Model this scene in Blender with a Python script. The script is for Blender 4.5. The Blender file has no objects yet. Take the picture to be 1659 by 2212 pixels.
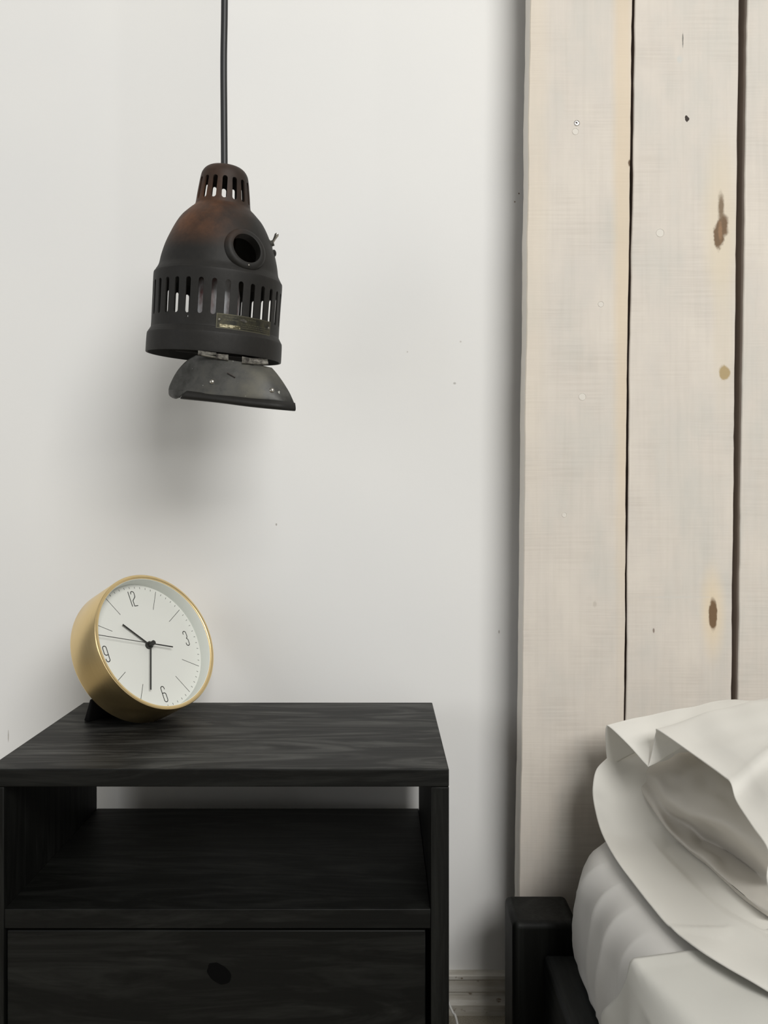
import bpy, bmesh, math, random
import numpy as np
from mathutils import Vector, Matrix, noise

# ---------------------------------------------------------------- camera, world, lights
SC = bpy.context.scene
COL = SC.collection
H = 0.76                      # eye height above the floor
F, PX, PY = 1780.0, 824.0, 1079.0

cam_d = bpy.data.cameras.new('camera')
cam = bpy.data.objects.new('camera', cam_d); COL.objects.link(cam)
cam_d.sensor_fit = 'VERTICAL'; cam_d.sensor_height = 36; cam_d.sensor_width = 27
cam_d.lens = 36 * F / 2212
cam_d.shift_x = (829.5 - PX) / 2212
cam_d.shift_y = -(1106 - PY) / 2212
cam_d.clip_start = 0.02
cam.location = (0, 0, H); cam.rotation_euler = (math.pi / 2, 0, 0)
SC.camera = cam

world = bpy.data.worlds.new('world'); SC.world = world; world.use_nodes = True
bg = world.node_tree.nodes['Background']
bg.inputs[0].default_value = (1.0, 0.99, 0.965, 1); bg.inputs[1].default_value = 0.17

def area(name, loc, target, sx, sy, power, col):
    l = bpy.data.lights.new(name, 'AREA'); l.shape = 'RECTANGLE'; l.size = sx; l.size_y = sy
    l.energy = power; l.color = col
    o = bpy.data.objects.new(name, l); COL.objects.link(o)
    o.location = loc
    o.rotation_euler = (Vector(target) - Vector(loc)).to_track_quat('-Z', 'Y').to_euler()
    return o
area('window_daylight', (1.40, -2.2, 2.75), (-0.2, 1.2, 1.15), 2.1, 1.5, 130, (1.0, 0.985, 0.955))
area('side_window_daylight', (-2.3, -0.7, 1.35), (0.1, 1.15, 1.1), 1.0, 1.4, 12, (0.98, 0.99, 1.0))

SC.view_settings.view_transform = 'Standard'; SC.view_settings.look = 'None'
SC.view_settings.gamma = 1.0; SC.view_settings.use_curve_mapping = False
SC.view_settings.exposure = 0.0

# ---------------------------------------------------------------- helpers
def at(px, py, d):
    """world point seen at photo pixel (px, py) at distance d from the camera plane"""
    return ((px - PX) * d / F, d, H - (py - PY) * d / F)

def tag(o, label=None, cat=None, group=None, kind=None):
    if label: o['label'] = label
    if cat: o['category'] = cat
    if group: o['group'] = group
    if kind: o['kind'] = kind
    return o

def thing(name, label, cat, loc=(0, 0, 0), rot=None):
    o = bpy.data.objects.new(name, None); COL.objects.link(o)
    M = Matrix.Translation(loc)
    if rot is not None: M = M @ rot.to_4x4()
    o.matrix_world = M; o['_m'] = [v for r in M for v in r]
    o.empty_display_size = 0.02
    return tag(o, label, cat)

MW = {}
def mesh_obj(name, verts, faces, mat, parent=None, local=False, smooth=None, mats=None, fm=None):
    """one mesh object; verts in world space unless local (then in the parent's space)"""
    me = bpy.data.meshes.new(name)
    me.from_pydata([tuple(v) for v in verts], [], [tuple(f) for f in faces]); me.validate()
    for m in (mats or [mat]): me.materials.append(m)
    if fm:
        for p, i in zip(me.polygons, fm): p.material_index = i
    bm = bmesh.new(); bm.from_mesh(me)
    bmesh.ops.recalc_face_normals(bm, faces=bm.faces); bm.to_mesh(me); bm.free()
    if smooth is not None:
        for p in me.polygons: p.use_smooth = True
        me.set_sharp_from_angle(angle=math.radians(smooth))
    o = bpy.data.objects.new(name, me); COL.objects.link(o)
    if parent is not None:
        if not local:
            P = Matrix([parent['_m'][i * 4:i * 4 + 4] for i in range(4)])
            me.transform(P.inverted())
            if P.is_negative: me.flip_normals()
        o.parent = parent
        o['_m'] = parent['_m']
    else:
        o['_m'] = [v for r in Matrix.Identity(4) for v in r]
    return o

def box(x0, x1, y0, y1, z0, z1):
    v = [(x, y, z) for x in (x0, x1) for y in (y0, y1) for z in (z0, z1)]
    f = [(0, 1, 3, 2), (4, 6, 7, 5), (0, 4, 5, 1), (2, 3, 7, 6), (0, 2, 6, 4), (1, 5, 7, 3)]
    return v, f

def merge(*gs):
    V, Fa = [], []
    for v, f in gs:
        n = len(V); V += list(v); Fa += [tuple(i + n for i in q) for q in f]
    return V, Fa

def bevel(o, w, seg=2, ang=30):
    m = o.modifiers.new('bevel', 'BEVEL'); m.width = w; m.segments = seg
    m.limit_method = 'ANGLE'; m.angle_limit = math.radians(ang)
    for p in o.data.polygons: p.use_smooth = True
    o.data.set_sharp_from_angle(angle=math.radians(60))
    return o

def bbox_obj(name, b, mat, parent, bev=0.001, seg=2, local=False):
    v, f = box(*b)
    o = mesh_obj(name, v, f, mat, parent, local)
    if bev: bevel(o, bev, seg)
    return o

def solidify(o, t, offset=0):
    m = o.modifiers.new('solid', 'SOLIDIFY'); m.thickness = t; m.offset = offset
    return o

def lathe(profile, seg=64, z=True, closed=True):
    """profile list of (r, z) revolved round local z"""
    V, Fa = [], []
    n = len(profile)
    for k in range(seg):
        a = 2 * math.pi * k / seg
        for r, h in profile: V.append((r * math.cos(a), r * math.sin(a), h))
    for k in range(seg):
        k2 = (k + 1) % seg
        for i in range(n if closed else n - 1):
            j = (i + 1) % n
            Fa.append((k * n + i, k2 * n + i, k2 * n + j, k * n + j))
    return V, Fa

def disc_solid(r, z0, z1, seg=32, cx=0, cy=0):
    V = [(cx + r * math.cos(2 * math.pi * k / seg), cy + r * math.sin(2 * math.pi * k / seg), z) for z in (z0, z1) for k in range(seg)]
    Fa = [tuple(range(seg))[::-1], tuple(range(seg, 2 * seg))]
    Fa += [(k, (k + 1) % seg, seg + (k + 1) % seg, seg + k) for k in range(seg)]
    return V, Fa

def tube(pts, r, seg=8, cap=True):
    """tube along a list of points; r a number or a list"""
    P = [Vector(p) for p in pts]; n = len(P)
    R = r if isinstance(r, (list, tuple)) else [r] * n
    V, Fa = [], []
    up = None
    for i in range(n):
        t = (P[min(i + 1, n - 1)] - P[max(i - 1, 0)]).normalized()
        if up is None: up = t.orthogonal().normalized()
        up = (up - t * up.dot(t)).normalized(); s = t.cross(up)
        for k in range(seg):
            a = 2 * math.pi * k / seg
            V.append(tuple(P[i] + R[i] * (math.cos(a) * up + math.sin(a) * s)))
    for i in range(n - 1):
        for k in range(seg):
            k2 = (k + 1) % seg
            Fa.append((i * seg + k, i * seg + k2, (i + 1) * seg + k2, (i + 1) * seg + k))
    if cap: Fa += [tuple(range(seg))[::-1], tuple(range((n - 1) * seg, n * seg))]
    return V, Fa

def cr(P, m):
    """Catmull-Rom resample of array P (n, k) to m points"""
    P = np.asarray(P, float); n = len(P)
    E = np.vstack([2 * P[0] - P[1], P, 2 * P[-1] - P[-2]])
    out = []
    for t in np.linspace(0, n - 1, m):
        i = min(int(t), n - 2); u = t - i
        a, b, c, d = E[i], E[i + 1], E[i + 2], E[i + 3]
        out.append(0.5 * (2 * b + (c - a) * u + (2 * a - 5 * b + 4 * c - d) * u * u + (-a + 3 * b - 3 * c + d) * u ** 3))
    return np.array(out)

def surf(grid, mu, mv):
    """smooth surface through a grid (rows x cols x 3) of world points"""
    G = np.asarray(grid, float)
    A = np.stack([cr(G[i], mv) for i in range(G.shape[0])])
    B = np.stack([cr(A[:, j], mu) for j in range(mv)], 1)
    return B

def grid_mesh(B):
    mu, mv = B.shape[:2]
    V = [tuple(p) for p in B.reshape(-1, 3)]
    Fa = [(i * mv + j, i * mv + j + 1, (i + 1) * mv + j + 1, (i + 1) * mv + j) for i in range(mu - 1) for j in range(mv - 1)]
    return V, Fa

# ---------------------------------------------------------------- materials
def mat(name, color, rough=0.6, metal=0.0, spec=0.5):
    m = bpy.data.materials.new(name); m.use_nodes = True
    b = m.node_tree.nodes['Principled BSDF']
    b.inputs['Base Color'].default_value = (*color, 1); b.inputs['Roughness'].default_value = rough
    b.inputs['Metallic'].default_value = metal; b.inputs['Specular IOR Level'].default_value = spec
    return m

class N:
    def __init__(s, m): s.m = m; s.t = m.node_tree; s.b = s.t.nodes['Principled BSDF']; s.tc = s.t.nodes.new('ShaderNodeTexCoord')
    def new(s, k, **kw):
        n = s.t.nodes.new(k)
        for a, v in kw.items(): setattr(n, a, v)
        return n
    def link(s, a, b): s.t.links.new(a, b)
    def mapping(s, scale=(1, 1, 1), loc=(0, 0, 0), rot=(0, 0, 0)):
        n = s.new('ShaderNodeMapping'); n.inputs['Scale'].default_value = scale
        n.inputs['Location'].default_value = loc; n.inputs['Rotation'].default_value = rot
        s.link(s.tc.outputs['Object'], n.inputs['Vector']); return n.outputs[0]
    def noise(s, scale, vec=None, detail=4, rough=0.55, dist=0):
        n = s.new('ShaderNodeTexNoise'); n.inputs['Scale'].default_value = scale
        n.inputs['Detail'].default_value = detail; n.inputs['Roughness'].default_value = rough
        n.inputs['Distortion'].default_value = dist
        s.link(vec if vec is not None else s.tc.outputs['Object'], n.inputs['Vector']); return n.outputs['Fac']
    def ramp(s, fac, stops):
        n = s.new('ShaderNodeValToRGB'); e = n.color_ramp.elements
        while len(e) < len(stops): e.new(0.5)
        for el, (p, c) in zip(e, stops):
            el.position = p; el.color = (*c, 1) if len(c) == 3 else c
        s.link(fac, n.inputs[0]); return n.outputs[0]
    def mix(s, fac, a, b, mode='MIX'):
        n = s.new('ShaderNodeMix', data_type='RGBA', blend_type=mode)
        for sock, v in ((n.inputs[0], fac), (n.inputs[6], a), (n.inputs[7], b)):
            if isinstance(v, (int, float)): sock.default_value = v
            elif isinstance(v, tuple): sock.default_value = (*v, 1)
            else: s.link(v, sock)
        return n.outputs[2]
    def math(s, op, a, b=0.0, clamp=False):
        n = s.new('ShaderNodeMath', operation=op); n.use_clamp = clamp
        for sock, v in ((n.inputs[0], a), (n.inputs[1], b)):
            if isinstance(v, (int, float)): sock.default_value = v
            else: s.link(v, sock)
        return n.outputs[0]
    def col(s, c): s.link(c, s.b.inputs['Base Color'])
    def bump(s, h, strength=0.2, dist=0.001):
        n = s.new('ShaderNodeBump'); n.inputs['Strength'].default_value = strength; n.inputs['Distance'].default_value = dist
        s.link(h, n.inputs['Height']); s.link(n.outputs[0], s.b.inputs['Normal'])
    def spot(s, c, size, soft=0.35, wob=0.5, wscale=60):
        """0..1 mask of an irregular ellipse round c (object space x, z), half sizes size"""
        sep = s.new('ShaderNodeSeparateXYZ'); s.link(s.tc.outputs['Object'], sep.inputs[0])
        dx = s.math('DIVIDE', s.math('SUBTRACT', sep.outputs[0], c[0]), size[0])
        dz = s.math('DIVIDE', s.math('SUBTRACT', sep.outputs[2], c[1]), size[1])
        r = s.math('SQRT', s.math('ADD', s.math('MULTIPLY', dx, dx), s.math('MULTIPLY', dz, dz)))
        w = s.math('MULTIPLY', s.math('SUBTRACT', s.noise(wscale, detail=3), 0.5), wob * 2)
        r = s.math('ADD', r, w)
        mr = s.new('ShaderNodeMapRange'); mr.interpolation_type = 'SMOOTHSTEP'
        mr.inputs['From Min'].default_value = 1 + soft; mr.inputs['From Max'].default_value = 1 - soft
        s.link(r, mr.inputs['Value']); return mr.outputs[0]

# wall paint: matt white with a very faint roller texture and a few scuffs
m_wall = mat('wall_paint', (0.80, 0.795, 0.775), 0.75, spec=0.3); n = N(m_wall)
base = n.ramp(n.noise(3.0, detail=2), [(0.3, (0.785, 0.785, 0.775)), (0.7, (0.815, 0.81, 0.79))])
DW = 1.23
def wxz(px, py): p = at(px, py, DW); return (p[0], p[2])
for (px, py, sx, sy, c) in [(982, 828, 3, 2.2, (0.5, 0.49, 0.47)), (597, 1133, 1.6, 2.6, (0.42, 0.4, 0.37)), (995, 738, 2, 2, (0.6, 0.58, 0.55)),
                            (880, 760, 1.6, 1.6, (0.6, 0.58, 0.55)), (18, 1590, 1.2, 12, (0.5, 0.48, 0.45)),
                            (1078, 1365, 1.4, 3.5, (0.45, 0.43, 0.4)), (1121, 418, 1.6, 1.6, (0.2, 0.15, 0.12)), (1112, 436, 1.6, 1.6, (0.25, 0.2, 0.15))]:
    base = n.mix(n.spot(wxz(px, py), (sx * DW / F, sy * DW / F), 0.4, 0.3, 300), base, c)
n.col(base); n.bump(n.noise(220, detail=3), 0.12, 0.0006)

m_base = mat('baseboard_paint', (0.62, 0.60, 0.55), 0.5); n = N(m_base)
b1 = n.ramp(n.noise(60, n.mapping((0.3, 1, 2))), [(0.35, (0.50, 0.47, 0.41)), (0.65, (0.66, 0.64, 0.59))])
chip = n.ramp(n.noise(120, n.mapping((0.5, 1, 1)), detail=5), [(0.63, (0, 0, 0)), (0.70, (1, 1, 1))])
n.col(n.mix(chip, b1, (0.22, 0.17, 0.12)))

m_floor = mat('floor_carpet', (0.36, 0.33, 0.27), 0.9); n = N(m_floor)
n.col(n.ramp(n.noise(500, detail=3), [(0.3, (0.26, 0.24, 0.19)), (0.7, (0.42, 0.38, 0.31))])); n.bump(n.noise(600), 0.6, 0.002)
m_ceil = mat('ceiling_paint', (0.8, 0.8, 0.78), 0.8)

# black-stained pine
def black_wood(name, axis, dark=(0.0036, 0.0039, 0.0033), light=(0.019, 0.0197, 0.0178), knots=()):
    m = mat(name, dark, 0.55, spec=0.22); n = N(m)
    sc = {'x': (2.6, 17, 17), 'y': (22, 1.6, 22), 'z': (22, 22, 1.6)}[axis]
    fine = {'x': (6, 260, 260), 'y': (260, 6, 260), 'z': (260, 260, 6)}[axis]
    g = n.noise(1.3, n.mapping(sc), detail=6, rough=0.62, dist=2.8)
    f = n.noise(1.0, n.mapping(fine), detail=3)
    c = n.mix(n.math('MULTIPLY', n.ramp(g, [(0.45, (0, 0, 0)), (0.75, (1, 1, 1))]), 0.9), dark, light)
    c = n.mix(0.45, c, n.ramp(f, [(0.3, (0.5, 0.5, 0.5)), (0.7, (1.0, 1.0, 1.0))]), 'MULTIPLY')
    n.col(c)
    rr = n.new('ShaderNodeMapRange'); n.link(g, rr.inputs['Value'])
    rr.inputs['To Min'].default_value = 0.62; rr.inputs['To Max'].default_value = 0.46
    n.link(rr.outputs[0], n.b.inputs['Roughness'])
    n.bump(f, 0.35, 0.0006)
    return m
m_bx = black_wood('black_pine_along', 'x'); m_top_lit = black_wood('black_pine_top_lit', 'x', (0.011, 0.011, 0.010), (0.088, 0.088, 0.081)); m_bz = black_wood('black_pine_upright', 'z'); m_by = black_wood('black_pine_deep', 'y')  # top copy is paler: brighter light on the upper face put into colour
m_post = black_wood('black_bed_wood', 'z', (0.006, 0.0065, 0.0058), (0.016, 0.0175, 0.016))
m_rail = black_wood('black_rail_wood', 'y', (0.018, 0.020, 0.020), (0.034, 0.037, 0.037))
m_knot = mat('knot_black', (0.0012, 0.0012, 0.0012), 0.9, spec=0.1)

# whitewashed planks
DP = 1.155
PANX = at(1340, 1079, DP)[0]
def pxz(px, py): p = at(px, py, DP); return (p[0], p[2])
def mxz(px, py): p = at(px, py, DP); return (p[0] - PANX, p[2])
def plank_mat(name, seed, stain=None, knots=()):
    m = mat(name, (0.75, 0.71, 0.64), 0.6, spec=0.3); n = N(m)
    a = n.noise(7, n.mapping((1.6, 1, 0.8), (seed, seed * 2, 0)), detail=5, rough=0.6)
    c = n.ramp(a, [(0.3, (0.60, 0.575, 0.525)), (0.5, (0.66, 0.61, 0.548)), (0.72, (0.715, 0.66, 0.585))])
    saw = n.noise(1, n.mapping((9, 1, 330), (seed, 0, 0)), detail=2)                       # faint saw marks across the grain
    blot = n.noise(9, n.mapping((1, 1, 1), (seed + 4, 0, seed)), detail=3)
    c = n.mix(n.math('MULTIPLY', n.ramp(blot, [(0.45, (0, 0, 0)), (0.6, (1, 1, 1))]), 0.5), c,
              n.ramp(saw, [(0.36, (0.86, 0.85, 0.84)), (0.6, (1.0, 1.0, 1.0))]), 'MULTIPLY')
    gr = n.noise(1, n.mapping((150, 1, 7), (seed, 0, 3)), detail=3)
    c = n.mix(0.32, c, n.ramp(gr, [(0.33, (0.90, 0.895, 0.885)), (0.55, (1, 1, 1))]), 'MULTIPLY')
    grey = n.noise(13, n.mapping((1, 1, 0.55), (seed + 9, 0, 0)), detail=4)
    c = n.mix(n.math('MULTIPLY', n.ramp(grey, [(0.55, (0, 0, 0)), (0.75, (1, 1, 1))]), 0.35), c, (0.57, 0.545, 0.51))
    if stain:
        for (cx, cz, sx, sz, amt, colr) in stain:
            c = n.mix(n.math('MULTIPLY', n.spot((cx, cz), (sx, sz), 0.6, 0.25, 14), amt), c, colr)
    for (cx, cz, sx, sz, soft, colr, wob, ws) in knots:
        c = n.mix(n.spot((cx, cz), (sx, sz), soft, wob, ws), c, colr)
    n.col(c); n.bump(n.math('ADD', saw, n.math('MULTIPLY', gr, 0.6)), 0.22, 0.0007)
    return m
q = DP / F
X1, _ = mxz(1346, 600); zs = lambda y: mxz(0, y)[1]
mp1 = plank_mat('whitewashed_board_a', 1.0,
    [(X1, zs(300), 0.0125, 0.62, 0.6, (0.70, 0.57, 0.40)), (mxz(1150, 200)[0], zs(150), 0.02, 0.5, 0.4, (0.72, 0.63, 0.50))],
    [(*mxz(1360, 352), 3 * q, 7 * q, 0.4, (0.15, 0.1, 0.06), 0.3, 200), (*mxz(1285, 1305), 4 * q, 6 * q, 0.5, (0.55, 0.5, 0.44), 0.5, 200)])
brown = (0.17, 0.105, 0.055)
mp2 = plank_mat('whitewashed_board_b', 5.3,
    [(*mxz(1556, 480), 34 * q, 150 * q, 0.6, (0.70, 0.61, 0.46)), (*mxz(1562, 700), 22 * q, 160 * q, 0.3, (0.70, 0.61, 0.46)), (*mxz(1540, 1325), 22 * q, 80 * q, 0.6, (0.76, 0.62, 0.42))],
    [(*mxz(1561, 487), 12 * q, 23 * q, 0.3, brown, 0.5, 80), (*mxz(1552, 510), 11 * q, 27 * q, 0.25, brown, 0.6, 110), (*mxz(1558, 446), 6 * q, 26 * q, 0.5, (0.22, 0.16, 0.10), 0.5, 120), (*mxz(1556, 500), 4 * q, 20 * q, 0.5, (0.27, 0.16, 0.085), 0.8, 120),
     (*mxz(1540, 1327), 9 * q, 33 * q, 0.2, brown, 0.3, 110), (*mxz(1565, 806), 12 * q, 16 * q, 0.2, (0.42, 0.32, 0.17), 0.5, 90),
     (*mxz(1475, 86), 1.3 * q, 16 * q, 0.3, (0.2, 0.19, 0.17), 0.4, 200), (*mxz(1412, 1362), 2 * q, 5 * q, 0.4, (0.25, 0.2, 0.17), 0.3, 200),
     (*mxz(1468, 128), 6 * q, 7 * q, 0.6, (0.6, 0.59, 0.55), 0.6, 200), (*mxz(1455, 1290), 60 * q, 2 * q, 0.6, (0.62, 0.59, 0.54), 0.6, 100)])
mp3 = plank_mat('whitewashed_board_c', 9.1)
m_raw = mat('raw_sawn_edge', (0.16, 0.11, 0.08), 0.85); n = N(m_raw)
n.col(n.ramp(n.noise(1, n.mapping((60, 60, 8)), detail=5), [(0.3, (0.18, 0.14, 0.115)), (0.7, (0.36, 0.30, 0.26))])); n.bump(n.noise(300), 0.5, 0.001)
m_raw_lit = mat('sawn_edge_lit', (0.62, 0.54, 0.47), 0.85)  # paler copy of the raw edge: light in the gap put into colour
m_edge = mat('painted_board_edge', (0.80, 0.76, 0.70), 0.6)
m_plug = mat('paint_filled_plug', (0.68, 0.645, 0.585), 0.6)
m_screw = mat('screw_steel', (0.55, 0.53, 0.50), 0.4, 0.6)
m_hole = mat('dark_recess', (0.05, 0.04, 0.035), 0.9)

# lamp metals
m_lamp = mat('lamp_black_enamel', (0.022, 0.021, 0.019), 0.6, 0.0, 0.35); n = N(m_lamp)
g1 = n.noise(14, detail=6, rough=0.65)
g2 = n.noise(160, detail=3)
sep = n.new('ShaderNodeSeparateXYZ'); n.link(n.tc.outputs['Object'], sep.inputs[0])
zr = n.new('ShaderNodeMapRange'); zr.interpolation_type = 'SMOOTHSTEP'
zr.inputs['From Min'].default_value = -0.115; zr.inputs['From Max'].default_value = -0.075; n.link(sep.outputs[2], zr.inputs['Value'])
xr = n.new('ShaderNodeMapRange'); xr.inputs['From Min'].default_value = 0.045; xr.inputs['From Max'].default_value = 0.0; n.link(sep.outputs[0], xr.inputs['Value'])
zt = n.new('ShaderNodeMapRange'); zt.inputs['From Min'].default_value = -0.02; zt.inputs['From Max'].default_value = -0.055; zt.inputs['To Min'].default_value = 0.3; n.link(sep.outputs[2], zt.inputs['Value'])
yr = n.new('ShaderNodeMapRange'); yr.inputs['From Min'].default_value = 0.03; yr.inputs['From Max'].default_value = 0.0; n.link(sep.outputs[1], yr.inputs['Value'])
rust = n.math('MULTIPLY', n.math('MULTIPLY', yr.outputs[0], 1.0), n.math('MULTIPLY', n.math('MULTIPLY', n.math('MULTIPLY', zr.outputs[0], xr.outputs[0]), zt.outputs[0]), n.ramp(g1, [(0.33, (0.25, 0.25, 0.25)), (0.55, (1, 1, 1))]), True), True)
c = n.mix(g1, (0.007, 0.007, 0.0064), (0.015, 0.0135, 0.0115))
c = n.mix(n.math('MULTIPLY', rust, 0.9), c, (0.115, 0.047, 0.02))
c = n.mix(0.5, c, n.ramp(g2, [(0.3, (0.6, 0.6, 0.6)), (0.7, (1.2, 1.2, 1.2))]), 'MULTIPLY')
n.col(c); n.bump(g2, 0.3, 0.0006)
m_flap = mat('flap_dull_grey', (0.05, 0.05, 0.047), 0.5, 0.35); n = N(m_flap)
a = n.noise(22, detail=6, rough=0.65); sp = n.noise(170, detail=2)
c = n.ramp(a, [(0.32, (0.022, 0.022, 0.019)), (0.5, (0.068, 0.068, 0.063)), (0.68, (0.10, 0.096, 0.078))])
c = n.mix(n.ramp(sp, [(0.72, (0, 0, 0)), (0.76, (1, 1, 1))]), c, (0.4, 0.4, 0.37)); n.col(c); n.bump(a, 0.25, 0.001)
m_hinge = mat('hinge_worn_steel', (0.30, 0.29, 0.26), 0.5, 0.7); n = N(m_hinge)
n.col(n.ramp(n.noise(150, detail=5), [(0.35, (0.05, 0.045, 0.04)), (0.6, (0.24, 0.23, 0.20))]))
m_plate = mat('nameplate_dark', (0.028, 0.027, 0.02), 0.45, 0.5); n = N(m_plate)
n.col(n.ramp(n.noise(120, detail=4), [(0.35, (0.018, 0.018, 0.014)), (0.7, (0.060, 0.055, 0.032))]))
m_platel = mat('nameplate_worn_lines', (0.10, 0.095, 0.065), 0.5, 0.6)
m_plateb = mat('nameplate_brass', (0.20, 0.17, 0.09), 0.4, 0.7); n = N(m_plateb)
n.col(n.ramp(n.noise(300, detail=3), [(0.4, (0.09, 0.08, 0.045)), (0.62, (0.50, 0.45, 0.30))]))
m_steel = mat('toggle_steel', (0.42, 0.40, 0.36), 0.28, 0.95)
m_in = mat('lamp_inner_sleeve', (0.20, 0.20, 0.21), 0.45); n = N(m_in)
n.col(n.ramp(n.noise(38, n.mapping((1, 1, 0.6)), detail=4), [(0.42, (0.72, 0.74, 0.77)), (0.55, (0.36, 0.30, 0.30)), (0.64, (0.20, 0.07, 0.07))]))
m_cord = mat('cord_rubber', (0.016, 0.017, 0.018), 0.45)

# clock
m_brass = mat('brushed_brass', (0.8, 0.62, 0.34), 0.30, 1.0); n = N(m_brass)
br = n.noise(1, n.mapping((30, 30, 1400)), detail=3)
n.col(n.mix(br, (0.82, 0.62, 0.31), (0.93, 0.73, 0.40)))
n.b.inputs['Anisotropic'].default_value = 0.5; n.bump(br, 0.08, 0.0003)
m_dial = mat('dial_white', (0.72, 0.73, 0.69), 0.55); m_rimw = mat('dial_well_pale', (0.78, 0.81, 0.77), 0.5)
m_ink = mat('dial_ink', (0.02, 0.02, 0.018), 0.6); m_hand = mat('hand_black', (0.018, 0.018, 0.016), 0.45)
m_blackp = mat('stand_black', (0.008, 0.008, 0.008), 0.6)

# bedding; pillowcase paler, sheet and duvet darker: uneven light put into the colours
def cloth(name, c0, c1, bs=0.12):
    m = mat(name, c0, 0.85, spec=0.2); n = N(m)
    n.b.inputs['Sheen Weight'].default_value = 0.1
    n.col(n.mix(n.noise(5, detail=2), c0, c1))
    w1 = n.noise(1, n.mapping((1500, 1500, 60)), detail=1); w2 = n.noise(14, detail=3)
    n.bump(n.math('ADD', n.math('MULTIPLY', w1, 0.1), w2), bs, 0.004)
    return m
m_sheet = cloth('white_cotton_sheet', (0.62, 0.61, 0.585), (0.67, 0.66, 0.635))
m_pillow = cloth('white_cotton_pillowcase', (0.735, 0.72, 0.67), (0.78, 0.765, 0.715))
m_insert = cloth('pillow_inner_cotton', (0.64, 0.61, 0.555), (0.68, 0.65, 0.595))
m_duvet = cloth('white_cotton_duvet', (0.58, 0.575, 0.535), (0.63, 0.625, 0.585))
m_white_cable = mat('cable_white', (0.7, 0.69, 0.66), 0.4)

# ---------------------------------------------------------------- room
XL, XR, YF = -3.0, 3.2, -4.0
def struct(name, g, m):
    o = mesh_obj(name, *g, m); return tag(o, kind='structure')
struct('wall_back', box(XL, XR, DW, DW + 0.1, 0, 3.2), m_wall)
struct('floor', box(XL, XR, YF, DW + 0.1, -0.05, 0), m_floor)
struct('ceiling', box(XL, XR, 0.0, DW + 0.1, 3.2, 3.25), m_ceil)
# moulded baseboard
zt_ = H - (2108 - PY) * 1.214 / F
hb = zt_
prof = [(0, 0), (-0.017, 0), (-0.017, hb * 0.26), (-0.013, hb * 0.36), (-0.0085, hb * 0.42), (-0.0085, hb * 0.50), (-0.0125, hb * 0.56), (-0.0125, hb * 0.84), (-0.015, hb * 0.90), (-0.015, hb * 0.975), (-0.0135, hb), (0, hb)]
V = [(x, DW + y, z) for x in (XL, XR) for y, z in prof]; k = len(prof)
Fa = [tuple(range(k)), tuple(range(k, 2 * k))] + [(i, (i + 1) % k, k + (i + 1) % k, k + i) for i in range(k)]
struct('baseboard_back', (V, Fa), m_base)

# ---------------------------------------------------------------- plank panelling
pan = thing('plank_headboard', 'tall whitewashed wooden board panelling standing behind the head of the bed', 'headboard', (at(1340, 1079, DP)[0], DP, 0))
YB = 1.197
def edge(pts, z, seed, amp=0.0006):
    """x of a board edge at height z, from photo points (px, py)"""
    ys = [p[1] for p in pts]; xs = [p[0] for p in pts]
    py = PY + (H - z) * F / DP
    if py < ys[0]: s = (xs[1] - xs[0]) / (ys[1] - ys[0]); x = xs[0] + s * (py - ys[0])
    elif py > ys[-1]: s = (xs[-1] - xs[-2]) / (ys[-1] - ys[-2]); x = xs[-1] + s * (py - ys[-1])
    else: x = float(np.interp(py, ys, xs))
    return (x - PX) * DP / F + amp * noise.noise(Vector((seed, z * 14, 0))) + amp * 0.6 * noise.noise(Vector((seed, z * 70, 3)))
def board(left, right, seed, mats, zt=2.4, z0=0.0, amp=0.0009):
    nz = 150; c = 0.0012
    V, Fa, fm = [], [], []
    for i in range(nz + 1):
        z = z0 + (zt - z0) * i / nz
        l = edge(left, z, seed, amp); r = edge(right, z, seed + 7, amp)
        V += [(l + 0.0006, YB, z), (l, DP + c, z), (l + c, DP, z), (r - c, DP, z), (r, DP + c, z), (r - 0.0006, YB, z)]
    for i in range(nz):
        for j in range(6):
            a, b = i * 6 + j, i * 6 + (j + 1) % 6
            Fa.append((a, b, b + 6, a + 6)); fm.append({0: 1, 1: 0, 2: 0, 3: 0, 4: 2, 5: 2}[j])
    Fa += [tuple(range(6))[::-1], tuple(range(nz * 6, nz * 6 + 6))]; fm += [2, 2]
    o = mesh_obj('board', V, Fa, None, pan, mats=mats, fm=fm, smooth=35)
    return o
L1 = [(1144.6, 0), (1135.8, 750), (1127.8, 1500), (1121.5, 1930)]
R1 = [(1365.5, 0), (1362, 350), (1355.5, 750), (1348, 1500)]
L2 = [(1372, 0), (1367.5, 350), (1360.5, 750), (1352.5, 1500)]
R2 = [(1596.5, 0), (1588, 750), (1580, 1500)]
L3 = [(1614, 0), (1604.6, 750), (1593, 1500)]
R3 = [(1850, 0), (1842, 750), (1834, 1500)]
bo1 = board(L1, R1, 1.5, [mp1, m_edge, m_raw])
bo2 = board(L2, R2, 4.5, [mp2, m_raw, m_raw]); bo3 = board(L3, R3, 8.5, [mp3, m_raw_lit, m_raw])
for zb in (0.35, 1.05, 1.75):
    bbox_obj('batten', (at(1170, 0, DP)[0], at(1800, 0, DP)[0], YB, DW, zb, zb + 0.06), m_raw, pan, 0)
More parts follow.
